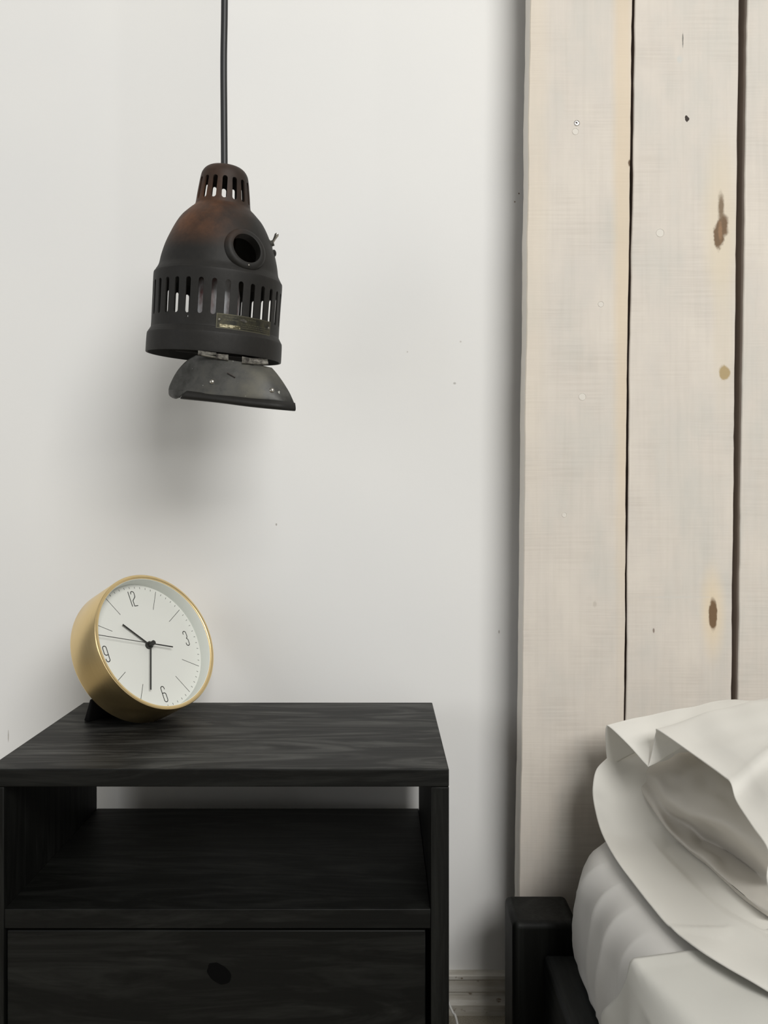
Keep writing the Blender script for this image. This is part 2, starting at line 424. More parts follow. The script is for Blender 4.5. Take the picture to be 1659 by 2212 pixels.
# screws and filled plugs sit in the boards
def y_disc(cx, cz, r, y0, y1, seg=20, wob=0):
    V = []
    for y in (y0, y1):
        for k in range(seg):
            a = 2 * math.pi * k / seg; rr = r * (1 + wob * noise.noise(Vector((cx * 50 + math.cos(a), cz * 50 + math.sin(a), 0))))
            V.append((cx + rr * math.cos(a), y, cz + rr * 1.12 * math.sin(a)))
    return V, [tuple(range(seg)), tuple(range(seg, 2 * seg))] + [(k, (k + 1) % seg, seg + (k + 1) % seg, seg + k) for k in range(seg)]
def y_ring(cx, cz, r0, r1, y0, y1, seg=24):
    V = []
    for y, r in ((y0, r0), (y1, (r0 + r1) / 2), (y0, r1), (y0 + 0.002, (r0 + r1) / 2)):
        for k in range(seg):
            a = 2 * math.pi * k / seg; V.append((cx + r * math.cos(a), y, cz + r * math.sin(a)))
    return V, [(j * seg + i, j * seg + (i + 1) % seg, ((j + 1) % 4) * seg + (i + 1) % seg, ((j + 1) % 4) * seg + i) for j in range(4) for i in range(seg)]
def screw(px, py, bo, r, label=None, hole=True, m=None):
    cx, cz = pxz(px, py); r *= q
    o = mesh_obj('screw', *merge(y_ring(cx, cz, r * 0.55, r, DP + 0.0002, DP - 0.0007), y_disc(cx, cz, r * 0.6, DP - 0.0002, DP + 0.003, wob=0.3)), m or m_screw, bo, smooth=40)
    if hole: mesh_obj('screw_socket', *y_disc(cx - r * 0.1, cz + r * 0.08, r * 0.36, DP - 0.00035, DP + 0.001, 8, 0.8), m_hole, bo)
    return o
def plug(px, py, bo, r):
    cx, cz = pxz(px, py); r *= q
    mesh_obj('plug', *merge(y_ring(cx, cz, r * 0.72, r, DP + 0.0003, DP - 0.0005), y_disc(cx, cz, r * 0.8, DP - 0.00005, DP + 0.002, wob=0.5)), m_plug, bo, smooth=40)
screw(1246, 266, bo1, 7); plug(1258, 857, bo1, 9); plug(1298, 657, bo1, 7); plug(1219, 1112, bo1, 6); plug(1243, 284, bo1, 8)
plug(1426, 503, bo2, 10)
cx, cz = pxz(1484, 256)
mesh_obj('screw_hole', *y_disc(cx, cz, 5 * q, DP - 0.0003, DP + 0.001, 12, 0.9), m_hole, bo2)
# ---------------------------------------------------------------- nightstand
DF, DB = 0.89, 1.182
xl = (-31 - PX) * DF / F; xr = (970 - PX) * DF / F
zt = H - (1661 - PY) * DF / F
th = 0.0195
ns = thing('nightstand', 'black-stained wooden nightstand with open shelf and drawer beside the bed', 'nightstand', ((xl + xr) / 2, (DF + DB) / 2, 0))
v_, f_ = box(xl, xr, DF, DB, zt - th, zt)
bevel(mesh_obj('top', v_, f_, None, ns, mats=[m_top_lit, m_bx], fm=[1, 1, 1, 1, 1, 0]), 0.0014, 3)
zs_top = H - (1965 - PY) * DF / F
for a, b in ((xl, xl + th), (xr - th, xr)):
    bbox_obj('side_panel', (a, b, DF + 0.0002, DB - 0.0002, 0, zt - th - 0.0003), m_bz, ns, 0.001)
bbox_obj('shelf', (xl + th + 0.0002, xr - th - 0.0002, DF + 0.001, DB, zs_top - 0.021, zs_top), m_bx, ns, 0.0008)
xdl = (16 - PX) * (DF + 0.004) / F; xdr = (919 - PX) * (DF + 0.004) / F
zdt = H - (2013 - PY) * DF / F; zdb = zdt - 0.165
dr = bbox_obj('drawer', (xdl, xdr, DF + 0.003, DF + 0.021, zdb, zdt), m_bx, ns, 0.0012)
V, Fa = merge(box(xdl + 0.004, xdl + 0.014, DF + 0.021, DB - 0.02, zdb + 0.01, zdt - 0.02), box(xdr - 0.014, xdr - 0.004, DF + 0.021, DB - 0.02, zdb + 0.01, zdt - 0.02),
              box(xdl + 0.014, xdr - 0.014, DF + 0.021, DB - 0.02, zdb + 0.01, zdb + 0.016))
mesh_obj('drawer_box', V, Fa, m_by, dr)
# the open knot in the drawer front
kc = at(473, 2103, DF + 0.003); kv = []
for y in (DF + 0.0026, DF + 0.006):
    for i in range(28):
        a = 2 * math.pi * i / 28; ex, ez = 0.0145 * math.cos(a), 0.0095 * math.sin(a)
        w = 1 + 0.12 * noise.noise(Vector((math.cos(a) * 2, math.sin(a) * 2, 1)))
        t = math.radians(-38); kv.append((kc[0] + w * (ex * math.cos(t) - ez * math.sin(t)), y, kc[2] + w * (ex * math.sin(t) + ez * math.cos(t))))
o = mesh_obj('knot', kv, [tuple(range(28)), tuple(range(28, 56))] + [(i, (i + 1) % 28, 28 + (i + 1) % 28, 28 + i) for i in range(28)], m_knot, dr)
tag(o, 'black wood knot in the drawer front')
bbox_obj('base_rail', (xl + th + 0.0002, xr - th - 0.0002, DF + 0.004, DF + 0.022, 0.03, zdb - 0.006), m_bx, ns, 0.001)
bbox_obj('bottom_panel', (xl + th + 0.0002, xr - th - 0.0002, DF + 0.0225, DB - 0.01, 0.03, 0.045), m_by, ns, 0)

# ---------------------------------------------------------------- bed frame
zp = H - 0.5405
xp0, xp1 = 0.168, 0.252
bf = thing('bed_frame', 'low black wooden bed frame with square corner post against the white boards', 'bed', (xp0 + 0.04, 1.09, 0))
o = bbox_obj('post', (xp0, xp1, 1.052, 1.128, 0, zp), m_post, bf, 0.008, 4)
zr_ = H - 0.58
bbox_obj('side_rail', (0.2066, 0.2506, -0.86, 1.0515, zr_ - 0.13, zr_), m_rail, bf, 0.005, 3)
bbox_obj('head_rail', (0.2525, 1.62, 1.075, 1.11, zr_ - 0.13, zr_), m_rail, bf, 0.003)
bbox_obj('side_rail', (1.60, 1.644, -0.86, 1.0745, zr_ - 0.13, zr_), m_rail, bf, 0.005, 3)
bbox_obj('post', (1.60, 1.68, 1.11, 1.128, 0, zp), m_post, bf, 0.004)
bbox_obj('post', (0.168, 0.25, -0.94, -0.8605, 0, zp), m_post, bf, 0.008, 3)
bbox_obj('post', (1.60, 1.68, -0.94, -0.8605, 0, zp), m_post, bf, 0.008, 3)
bbox_obj('foot_rail', (0.2505, 1.5995, -0.92, -0.88, zr_ - 0.13, zr_), m_rail, bf, 0.003)
for i in range(9):
    y = -0.75 + i * 0.215
    bbox_obj('slat', (0.251, 1.5995, y, y + 0.07, zr_ - 0.022, zr_ - 0.002), m_rail, bf, 0)

# ---------------------------------------------------------------- mattress with fitted sheet
ZM0, ZM1 = zr_ + 0.001, H - 0.425
def mattress():
    x0, x1, y0, y1 = 0.234, 1.62, -0.84, 1.118
    cxm, cym = (x0 + x1) / 2, (y0 + y1) / 2; hx, hy = (x1 - x0) / 2, (y1 - y0) / 2
    rc = 0.155                      # plan corner radius
    # perimeter samples, dense near the visible corner
    pts = []
    def arc(cx, cy, a0, a1, n):
        for i in range(n): a = a0 + (a1 - a0) * i / n; pts.append((cx + rc * math.cos(a), cy + rc * math.sin(a), math.cos(a), math.sin(a)))
    def line(xa, ya, xb, yb, nx, ny, n):
        for i in range(n): t = i / n; pts.append((xa + (xb - xa) * t, ya + (yb - ya) * t, nx, ny))
    line(x0, y0 + rc, x0, 0.3, -1, 0, 30); line(x0, 0.3, x0, y1 - rc, -1, 0, 200)
    arc(x0 + rc, y1 - rc, math.pi, math.pi / 2, 60)
    line(x0 + rc, y1, x1 - rc, y1, 0, 1, 60); arc(x1 - rc, y1 - rc, math.pi / 2, 0, 14)
    line(x1, y1 - rc, x1, y0 + rc, 1, 0, 40); arc(x1 - rc, y0 + rc, 0, -math.pi / 2, 14)
    line(x1 - rc, y0, x0 + rc, y0, 0, -1, 40); arc(x0 + rc, y0 + rc, -math.pi / 2, -math.pi, 14)
    n = len(pts)
    # cross-section (inset, height) from the bottom edge to the top
    sec = []
    hgt = ZM1 - ZM0; rb, rt = 0.020, 0.050
    for i in range(7): a = -math.pi / 2 + i / 6 * math.pi / 2; sec.append((rb * (1 - math.cos(a)), rb + rb * math.sin(a), 0.3))
    for i in range(1, 12): t = i / 12; sec.append((-0.004 * math.sin(t * math.pi), rb + (hgt - rb - rt) * t, 1.0))
    for i in range(10): a = i / 9 * math.pi / 2; sec.append((rt * (1 - math.cos(a)), hgt - rt + rt * math.sin(a), 1 - i / 9 * 0.75))
    V = []; s = 0
    acc = [0]
    for i in range(1, n): acc.append(acc[-1] + math.hypot(pts[i][0] - pts[i - 1][0], pts[i][1] - pts[i - 1][1]))
    for inset, z, w in sec:
        for i, (x, y, nx, ny) in enumerate(pts):
            # gathered pleats of the sheet, strongest by the head corner
            u = acc[i]; ph = u * 120 + 3.0 * noise.noise(Vector((u * 9, z * 5, 0))) + z * 9
            amp = 0.0036 * math.exp(-((y - 0.92) / 0.13) ** 2) if x < 0.6 else 0
            if ny > 0.75: amp = 0
            d = -inset + w * (amp * (1 - 2 * abs(math.sin(ph / 2)) ** 0.8 + 0.5 * math.sin(ph * 0.47 + 1)) + 0.0018 * noise.noise(Vector((u * 14, z * 14, 5))))
            V.append((x + nx * d, y + ny * d, ZM0 + z))
    m = len(sec)
    Fa = [(j * n + i, j * n + (i + 1) % n, (j + 1) * n + (i + 1) % n, (j + 1) * n + i) for j in range(m - 1) for i in range(n)]
    Fa += [tuple(range(n))[::-1], tuple(range((m - 1) * n, m * n))]
    return V, Fa
mt = mesh_obj('mattress', *mattress(), m_sheet, smooth=60)
tag(mt, 'mattress in a white fitted sheet with gathered corner, lying on the black bed frame', 'mattress')

# ---------------------------------------------------------------- pillow in an open case
W = lambda rows: [[at(*p) for p in r] for r in rows]
pil = thing('pillow', 'white pillow with its open case mouth facing the nightstand, on the mattress', 'pillow', (0.42, 0.93, ZM1))
def dirs(P, steps):
    """row of points from P along the given (dx, dy, dz) offsets"""
    return [tuple(np.array(P) + np.array(s)) for s in steps]
# upper fabric: lip zigzags in two pleats, then runs over the top of the pillow
lip = [(1313, 1656, 1.095), (1309, 1615, 1.088), (1309, 1573, 1.075), (1318, 1572, 1.068), (1358, 1610, 1.035), (1394, 1650, 1.008), (1401, 1652, 1.004), (1410, 1617, 1.012), (1417, 1583, 1.012), (1424, 1579, 1.00),
       (1495, 1628, 0.93), (1560, 1675, 0.865), (1578, 1692, 0.845), (1590, 1730, 0.82), (1625, 1785, 0.765), (1659, 1838, 0.715), (1656, 1900, 0.685), (1672, 1960, 0.64)]
rows = []
crest = [(1590, 1530, 1.10), (1600, 1528, 1.10), (1640, 1512, 1.095), (1650, 1511, 1.09), (1665, 1512, 1.07), (1680, 1516, 1.05), (1690, 1520, 1.045), (1700, 1516, 1.04), (1710, 1514, 1.03), (1720, 1514, 1.02),
         (1760, 1520, 0.98), (1800, 1535, 0.94), (1815, 1540, 0.92), (1830, 1560, 0.90), (1880, 1590, 0.85), (1930, 1640, 0.80), (1950, 1680, 0.76), (1990, 1740, 0.70)]
for a, b in zip(lip, crest):
    A, B = np.array(at(*a)), np.array(at(*b))
    r = []
    for t, f in ((0, 0), (0.12, 0.0), (0.3, 0.004), (0.6, 0.008), (1.0, 0.0)):
        p = A + (B - A) * t; p[2] += f; r.append(tuple(p))
    e = np.array(B); r.append(tuple(e + np.array((0.16, 0.0, 0.004)))); r.append(tuple(e + np.array((0.36, 0.0, -0.05))))
    rows.append(r)
G = surf(rows, 170, 90)
for i in range(G.shape[0]):
    for j in range(G.shape[1]):
        p = G[i, j]; k = min(j / 20, 1)
        G[i, j, 2] += k * (0.006 * noise.noise(Vector((p[0] * 14, p[1] * 9, 1))) + 0.003 * noise.noise(Vector((p[0] * 30, p[1] * 22, 4))))
o = mesh_obj('pillowcase_top', *grid_mesh(G), m_pillow, pil, smooth=80); solidify(o, 0.0012)
# lower fabric: the lip droops over the mattress edge, the inside runs up under the pillow
HL = 0.415
def lipd(x, y, h=HL): return (x, y, h * F / (y - PY))
low = [((1316, 1634, 1.093), [(1345, 1628, 1.102), (1400, 1615, 1.11), (1470, 1605, 1.11), (1540, 1600, 1.11)]),
       ((1289, 1661, 1.087), [(1330, 1672, 1.085), (1390, 1668, 1.09), (1450, 1655, 1.095), (1530, 1650, 1.095)]),
       ((1280.5, 1698, 1.077), [(1325, 1710, 1.068), (1380, 1705, 1.075), (1440, 1690, 1.08), (1530, 1680, 1.085)]),
       ((1282, 1731, 1.068), [(1328, 1745, 1.055), (1388, 1740, 1.06), (1450, 1725, 1.07), (1545, 1715, 1.07)]),
       ((1293, 1780, 1.045), [(1340, 1788, 1.03), (1402, 1780, 1.035), (1465, 1765, 1.045), (1560, 1750, 1.05)]),
       ((1307, 1815, 1.01), [(1357, 1820, 1.005), (1420, 1812, 1.01), (1480, 1800, 1.02), (1575, 1790, 1.02)]),
       (lipd(1333, 1860), [(1388, 1862, .955), (1450, 1850, .97), (1510, 1835, .985), (1600, 1825, .99)]),
       (lipd(1370, 1910), [(1427, 1906, .90), (1492, 1890, .92), (1555, 1875, .935), (1640, 1860, .94)]),
       (lipd(1406, 1956), [(1463, 1945, .86), (1530, 1925, .88), (1600, 1910, .895), (1690, 1890, .90)]),
       (lipd(1447, 2003), [(1502, 1985, .82), (1570, 1962, .84), (1640, 1945, .855), (1740, 1925, .86)]),
       (lipd(1509, 2051, .410), [(1565, 2028, .775), (1630, 2000, .80), (1700, 1980, .815), (1800, 1960, .82)]),
       (lipd(1569, 2089, .407), [(1625, 2063, .74), (1690, 2035, .76), (1760, 2010, .775), (1860, 1990, .78)]),
       (lipd(1620, 2118, .405), [(1680, 2092, .71), (1745, 2065, .73), (1820, 2040, .745), (1920, 2020, .75)]),
       (lipd(1668, 2147, .405), [(1730, 2120, .68), (1800, 2095, .70), (1880, 2070, .715), (1980, 2050, .72)]),
       (lipd(1740, 2190, .405), [(1810, 2160, .64), (1880, 2130, .66), (1960, 2110, .675), (2060, 2090, .68)])]
rows = [[at(*a)] + [at(*p) for p in r] for a, r in low]
G = surf(rows, 150, 60)
for i in range(G.shape[0]):
    for j in range(G.shape[1]):
        p = G[i, j]; k = min(j / 14, 1)
        G[i, j, 2] += k * 0.0035 * noise.noise(Vector((p[0] * 18, p[1] * 10, 9)))
        G[i, j, 1] = min(G[i, j, 1], 1.124)
        if i > 45 and j > 26: G[i, j, 2] -= 0.012 * min(1, (j - 26) / 10) * min(1, (i - 45) / 15)
        if G[i, j, 0] > 0.272: G[i, j, 2] = max(G[i, j, 2], ZM1 + ((0.004 if G[i, j, 1] > 0.80 else 0.011) if j < 28 else 0.002 if G[i, j, 1] > 0.80 else 0.008))
o = mesh_obj('pillowcase_underside', *grid_mesh(G), m_pillow, pil, smooth=80); solidify(o, 0.0012)
# filling: soft lump folded inside the mouth
ins = [[(1395, 1700, 1.105), (1365, 1672, 1.10), (1382, 1664, 1.10), (1400, 1655, 1.098), (1470, 1630, 1.09), (1560, 1590, 1.085)],
       [(1420, 1745, 1.09), (1385, 1712, 1.075), (1404, 1697, 1.072), (1425, 1684, 1.05), (1490, 1660, 1.045), (1590, 1635, 1.045)],
       [(1452, 1800, 1.05), (1418, 1764, 1.035), (1432, 1742, 1.035), (1446, 1722, 1.00), (1510, 1698, .995), (1610, 1680, .99)],
       [(1502, 1850, 1.01), (1464, 1812, .995), (1484, 1785, 1.02), (1494, 1760, .955), (1548, 1738, .945), (1655, 1712, .94)],
       [(1560, 1905, .96), (1524, 1862, .94), (1548, 1828, .985), (1556, 1785, .905), (1605, 1765, .90), (1705, 1750, .89)],
       [(1625, 1960, .90), (1586, 1918, .88), (1608, 1870, .94), (1616, 1818, .86), (1665, 1796, .85), (1765, 1800, .84)],
       [(1700, 2010, .84), (1660, 1970, .82), (1676, 1910, .87), (1684, 1860, .80), (1735, 1845, .79), (1830, 1860, .78)]]
G = surf(W(ins), 90, 60)
for i in range(G.shape[0]):
    for j in range(G.shape[1]):
        p = G[i, j]; k = min(j / 15, 1)
        G[i, j, 2] += k * (0.006 * noise.noise(Vector((p[0] * 25, p[1] * 16, 2))) + 0.003 * noise.noise(Vector((p[0] * 60, p[1] * 30, 6))))
        G[i, j, 1] = min(G[i, j, 1], 1.12)
        G[i, j, 2] = max(G[i, j, 2], ZM1 + (0.001 if j < 10 else 0.011 if p[1] > 0.80 else 0.017))
o = mesh_obj('pillow_filling', *grid_mesh(G), m_insert, pil, smooth=80)

# ---------------------------------------------------------------- duvet lying over the near part of the bed
XE = 0.2285
def duvet():
    ks = np.concatenate([np.linspace(0, 0.3, 90), np.linspace(0.31, 1.2, 40)])
    rowsV = []
    NS, NT = 50, 70
    top = ZM1 + 0.005
    for k in ks:
        r = []; y0 = 0.752 - k
        for s in range(NS + 1):
            t = s / NS; drop = 0.136 * (1 - t)
            y = y0 + 0.66 * drop * math.exp(-k * 5)
            w = min(1, drop / 0.05)
            fold = 0.0065 * math.sin((y + 0.25 * drop) * 75 + 1.0) + 0.004 * noise.noise(Vector((y * 30, drop * 10, 3)))
            r.append((XE - 0.004 - 0.007 * w + fold * w * 0.9, y, top - 0.016 - drop))
        for s in range(1, NT + 1):
            t = s / NT; d = t ** 1.7 * 1.3
            bend = min(1, d / (0.005 + 0.021 * min(1, k / 0.12))); a = bend * math.pi / 2
            x = XE - 0.004 + d
            z = top - 0.016 + 0.016 * math.sin(a)
            far = min(1, max(0, k - 0.02) / 0.12)
            z += bend * far * (0.010 + 0.007 * noise.noise(Vector((x * 9, y0 * 7, 7))) + 0.004 * noise.noise(Vector((x * 22, y0 * 16, 1))))
            r.append((x, y0 + 0.016 * min(1, d / 0.07), z))
        rowsV.append(r)
    return np.array(rowsV)
G = duvet()
dv = mesh_obj('duvet', *grid_mesh(G), m_duvet, smooth=80); solidify(dv, 0.002)
tag(dv, 'white cotton duvet hanging over the near edge of the mattress, in front of the pillow', 'duvet')

# ---------------------------------------------------------------- pendant lamp
S = 0.000563; K = 0.000566
T = Vector(at(487, 362, 1.01)); Bc = Vector(at(463, 771, 1.026))
az = (T - Bc).normalized(); ax = (Vector((1, 0, 0)) - az * az.x).normalized(); ay = az.cross(ax)
LR = Matrix((ax, ay, az)).transposed()
lamp = thing('pendant_lamp', 'rusty black metal pendant lamp with slotted drum and flap, hanging above the nightstand', 'lamp', T, LR)
prof = [(9, 0.5), (30, 0.8), (40, 5), (47, 13), (51, 25), (56, 60), (58.5, 82), (61.5, 89), (69, 96), (77, 104), (87, 115), (97, 131), (107, 152), (117, 177), (124, 202), (127.5, 221), (130.5, 229), (136, 239), (138, 247), (137.5, 300), (137.5, 352),
        (139, 360), (143.5, 368), (145.5, 375), (146, 408), (145, 411)]
pr = cr(np.array(prof, float), 110)
outer = [(r * K, -t * S) for r, t in pr]
inner = [((max(r - 3.2, 6)) * K, -(t + (2.6 if t < 60 else 0)) * S) for r, t in pr][::-1]
ho = mesh_obj('shade', *lathe(outer + inner, 160), m_lamp, lamp, local=True, smooth=40)
def pt(phi, r, t):   # phi degrees from the front towards the right
    a = math.radians(phi); return Vector((math.sin(a) * r * K, -math.cos(a) * r * K, -t * S))
def slot_cut(phi, r0, r1, t0, t1, w):
    a = math.radians(phi); er = Vector((math.sin(a), -math.cos(a), 0)); et = Vector((math.cos(a), math.sin(a), 0))
    out = []; h = w / 2; k = 6
    for i in range(k + 1): b = math.pi * i / k; out.append((h * math.cos(b), -(t0 + h) + h * math.sin(b)))
    for i in range(k + 1): b = math.pi + math.pi * i / k; out.append((h * math.cos(b), -(t1 - h) + h * math.sin(b)))
    V = [tuple(er * (r * K) + et * (x * K) + Vector((0, 0, z * S))) for r in (r0, r1) for x, z in out]; m = len(out)
    return V, [tuple(range(m)), tuple(range(m, 2 * m))] + [(i, (i + 1) % m, m + (i + 1) % m, m + i) for i in range(m)]
cuts = [slot_cut(12.5 + 22.5 * i, 30, 75, 31, 79, 10.5) for i in range(16)]
cuts += [slot_cut(8.4 + 11.25 * i, 118, 160, 262, 335, 10.5) for i in range(32)]
# round port in the dome
PH = 37; PT_ = 191; pr_r = 122
pc = pt(PH, pr_r, PT_); a = math.radians(PH)
pn = Vector((math.sin(a) * 0.955, -math.cos(a) * 0.955, 0.30)).normalized()
def along(c, nrm, profile, seg=40, closed=True):
    V, Fa = lathe(profile, seg, closed=closed)
    Q = nrm.to_track_quat('Z', 'Y').to_matrix()
    return [tuple(c + Q @ Vector(v)) for v in V], Fa
def along_disc(c, nrm, r, z0, z1, seg=32):
    V, Fa = disc_solid(r, z0, z1, seg); Q = nrm.to_track_quat('Z', 'Y').to_matrix()
    return [tuple(c + Q @ Vector(v)) for v in V], Fa
HR = 32.5 * K * 0.97
cuts.append(along_disc(pc, pn, HR * 1.04, -0.03, 0.03))
cuts.append(along_disc(pt(-13, 138, 342), (pt(-13, 138, 0) - pt(-13, 0, 0)).normalized(), 0.0013, -0.01, 0.01, 12))
cut = mesh_obj('cut', *merge(*cuts), None, lamp, local=True, mats=[m_lamp])
bm_ = ho.modifiers.new('b', 'BOOLEAN'); bm_.operation = 'DIFFERENCE'; bm_.object = cut; bm_.solver = 'EXACT'; bm_.use_self = False
bpy.context.view_layer.update()
dg = bpy.context.evaluated_depsgraph_get()
nm = bpy.data.meshes.new_from_object(ho.evaluated_get(dg)); ho.modifiers.clear(); ho.data = nm
for p in nm.polygons: p.use_smooth = True
nm.set_sharp_from_angle(angle=math.radians(32))
bpy.data.objects.remove(cut)
# collar round the port, with its rivet
o = mesh_obj('port_collar', *along(pc, pn, [(HR, 0.0016), (HR, -0.010), (HR * 1.10, -0.010), (HR * 1.5, -0.0085), (HR * 1.46, -0.005), (HR * 1.42, -0.0008), (HR * 1.3, 0.0012), (HR * 1.12, 0.0022)], 48), m_lamp, lamp, local=True, smooth=50)
def ball(c, r, seg=10, sq=1.0):
    V, Fa = [], []
    V.append((0, 0, r * sq))
    for i in range(1, 5):
        b = math.pi / 2 * i / 4
        for k in range(seg): t = 2 * math.pi * k / seg; V.append((r * math.sin(b) * math.cos(t), r * math.sin(b) * math.sin(t), r * sq * math.cos(b)))
    for k in range(seg): Fa.append((0, 1 + k, 1 + (k + 1) % seg))
    for i in range(3):
        for k in range(seg): a0 = 1 + i * seg + k; a1 = 1 + i * seg + (k + 1) % seg; Fa.append((a0, a1, a1 + seg, a0 + seg))
    Fa.append(tuple(range(1 + 3 * seg, 1 + 4 * seg))); return V, Fa
def rivet(c, nrm, r, m, parent, name='rivet', sq=0.6):
    Q = nrm.to_track_quat('Z', 'Y').to_matrix(); V, Fa = ball(None, r, sq=sq)
    return mesh_obj(name, [tuple(c + Q @ Vector(v)) for v in V], Fa, m, parent, local=True, smooth=60)
down = (Vector((0, 0, -1)) - pn * pn.dot(Vector((0, 0, -1)))).normalized()
rivet(pc + down * HR * 1.2 + pn * 0.0018, pn, 0.0011, m_steel, lamp, 'set_screw', 1.0)
# inner sleeve seen through the drum slots, and a socket in the cap
tip = pt(-8, 62, 0)
sl = [(r, z - 0.0) for r, z in [(0.004, -0.135), (0.018, -0.137), (0.024, -0.146), (0.0265, -0.160), (0.0265, -0.185), (0.023, -0.196), (0.014, -0.202), (0.004, -0.203)]]
V, Fa = lathe(sl, 40, closed=False)
V = [(v[0] + 0.006, v[1] - 0.030, v[2] * 1.0) for v in V]
o = mesh_obj('bulb', V, Fa, m_in, lamp, local=True, smooth=60); tag(o, 'dull grey bulb inside the slotted drum')
V, Fa = lathe([(0.004, -0.055), (0.016, -0.056), (0.018, -0.075), (0.018, -0.120), (0.014, -0.138), (0.004, -0.139)], 28, closed=False)
mesh_obj('socket', V, Fa, m_lamp, lamp, local=True, smooth=40)
# toggle switch on the right
tc_ = pt(94, 104, 155); tn = Vector((math.sin(math.radians(88)), -math.cos(math.radians(88)), 0.40)).normalized()
tg = mesh_obj('toggle_switch', *along(tc_, tn, [(0.0005, -0.002), (0.0062, -0.002), (0.0062, 0.0015), (0.0050, 0.0025), (0.0036, 0.0030), (0.0036, 0.0058), (0.0005, 0.0060)], 6 * 4), m_flap, lamp, local=True, smooth=35)
ld = (LR.inverted() @ Vector((0.50, -0.25, 0.80))).normalized(); p0 = tc_ + tn * 0.004
mesh_obj('toggle_lever', *tube([p0, p0 + ld * 0.005, p0 + ld * 0.009, p0 + ld * 0.0115, p0 + ld * 0.0135], [0.0015, 0.0017, 0.0022, 0.0028, 0.0017], 12), m_steel, tg, local=True, smooth=60)
rivet(pt(92, 116, 174), Vector((0.97, -0.2, 0.1)).normalized(), 0.0045, m_lamp, lamp, 'boss', 0.6)
# nameplate riveted to the drum
def drum_patch(ph0, ph1, t0, t1, r, nn=24, th=0.5, shear=0):
    V = []
    for rr in (r, r + th):
        for i in range(nn + 1):
            ph = ph0 + (ph1 - ph0) * i / nn
            for t in (t0, t1): V.append(tuple(pt(ph, rr, t + shear * (ph - ph0))))
    m = (nn + 1) * 2; Fa = []
    for i in range(nn):
        a = i * 2; Fa += [(a, a + 1, a + 3, a + 2), (m + a, m + a + 2, m + a + 3, m + a + 1), (a, a + 2, m + a + 2, m + a), (a + 1, m + a + 1, m + a + 3, a + 3)]
    Fa += [(0, m, m + 1, 1), (m - 2, m - 1, 2 * m - 1, 2 * m - 2)]
    return V, Fa
p_a, p_b, t_a, t_b = 11.5, 65, 332, 362
rp = 139
mp = mesh_obj('nameplate', *drum_patch(p_a, p_b, t_a, t_b, rp - 1.5, th=2.2), m_plate, lamp, local=True, smooth=30)
r2 = rp + 0.5
mesh_obj('plate_border', *merge(drum_patch(p_a, p_b, t_a, t_a + 1.5, r2), drum_patch(p_a, p_b, t_b - 1.5, t_b, r2), drum_patch(p_a, p_a + 0.7, t_a, t_b, r2, 2), drum_patch(p_b - 0.7, p_b, t_a, t_b, r2, 2)), m_platel, mp, local=True)
mesh_obj('plate_panel', *drum_patch(14.5, 32, t_b - 8.5, t_b - 2.5, r2), m_plateb, mp, local=True)
# worn diamond mark and rows of illegible stamped lettering
V = [tuple(pt(31 + x, r2 + 0.6, t_a + 9 + y)) for x, y in ((0, 0), (3.5, -3.2), (7.2, 0.4), (6.5, 3.2), (3.6, 2.6))]
V += [tuple(pt(31 + x, r2, t_a + 9 + y)) for x, y in ((0, 0), (3.5, -3.2), (7.2, 0.4), (6.5, 3.2), (3.6, 2.6))]
mesh_obj('plate_emblem', V, [(0, 1, 2, 3, 4), (5, 6, 7, 8, 9)] + [(i, (i + 1) % 5, 5 + (i + 1) % 5, 5 + i) for i in range(5)], m_hinge, mp, local=True)
random.seed(4); g = []
for row, (pa, pb) in enumerate([(19, 28), (39, 47), (18, 30), (33, 62), (33, 62), (33, 60)]):
    tt = [t_a + 5, t_a + 6, t_a + 11, t_a + 15.5, t_a + 19.5, t_a + 23.5][row]; ph = pa
    while ph < pb:
        w = random.uniform(0.5, 1.6); g.append(drum_patch(ph, ph + w, tt, tt + random.uniform(1.0, 1.8), r2 - 0.1, 1, 0.3)); ph += w + random.uniform(0.4, 1.0)
o = mesh_obj('plate_lettering', *merge(*g), m_platel, mp, local=True)
for ph, t in ((14.0, t_a + 13), (63.0, t_a + 14)):
    c = pt(ph, r2 + 0.3, t); rivet(c, (c - Vector((0, 0, c.z))).normalized(), 0.0018, m_hinge, mp)
# hinged flap below the front of the ring (world-space control points, real curved plate)
frows = [[(424, 767, .952), (470, 774, .944), (520, 782, .942), (560, 789, .945), (587, 795, .952)],
         [(402, 781, .957), (462, 790, .941), (520, 798, .938), (570, 804, .941), (598, 808, .952)],
         [(384, 801, .962), (448, 812, .938), (518, 819, .934), (578, 824, .937), (611, 826, .950)],
         [(371, 824, .966), (436, 836, .936), (516, 842, .931), (586, 846, .934), (624, 847, .948)],
         [(365, 842, .968), (426, 848, .935), (516, 856, .930), (592, 862, .933), (632, 864, .946)],
         [(369, 855, .968), (420, 852, .936), (516, 862, .931), (594, 869, .934), (637, 876, .946)]]
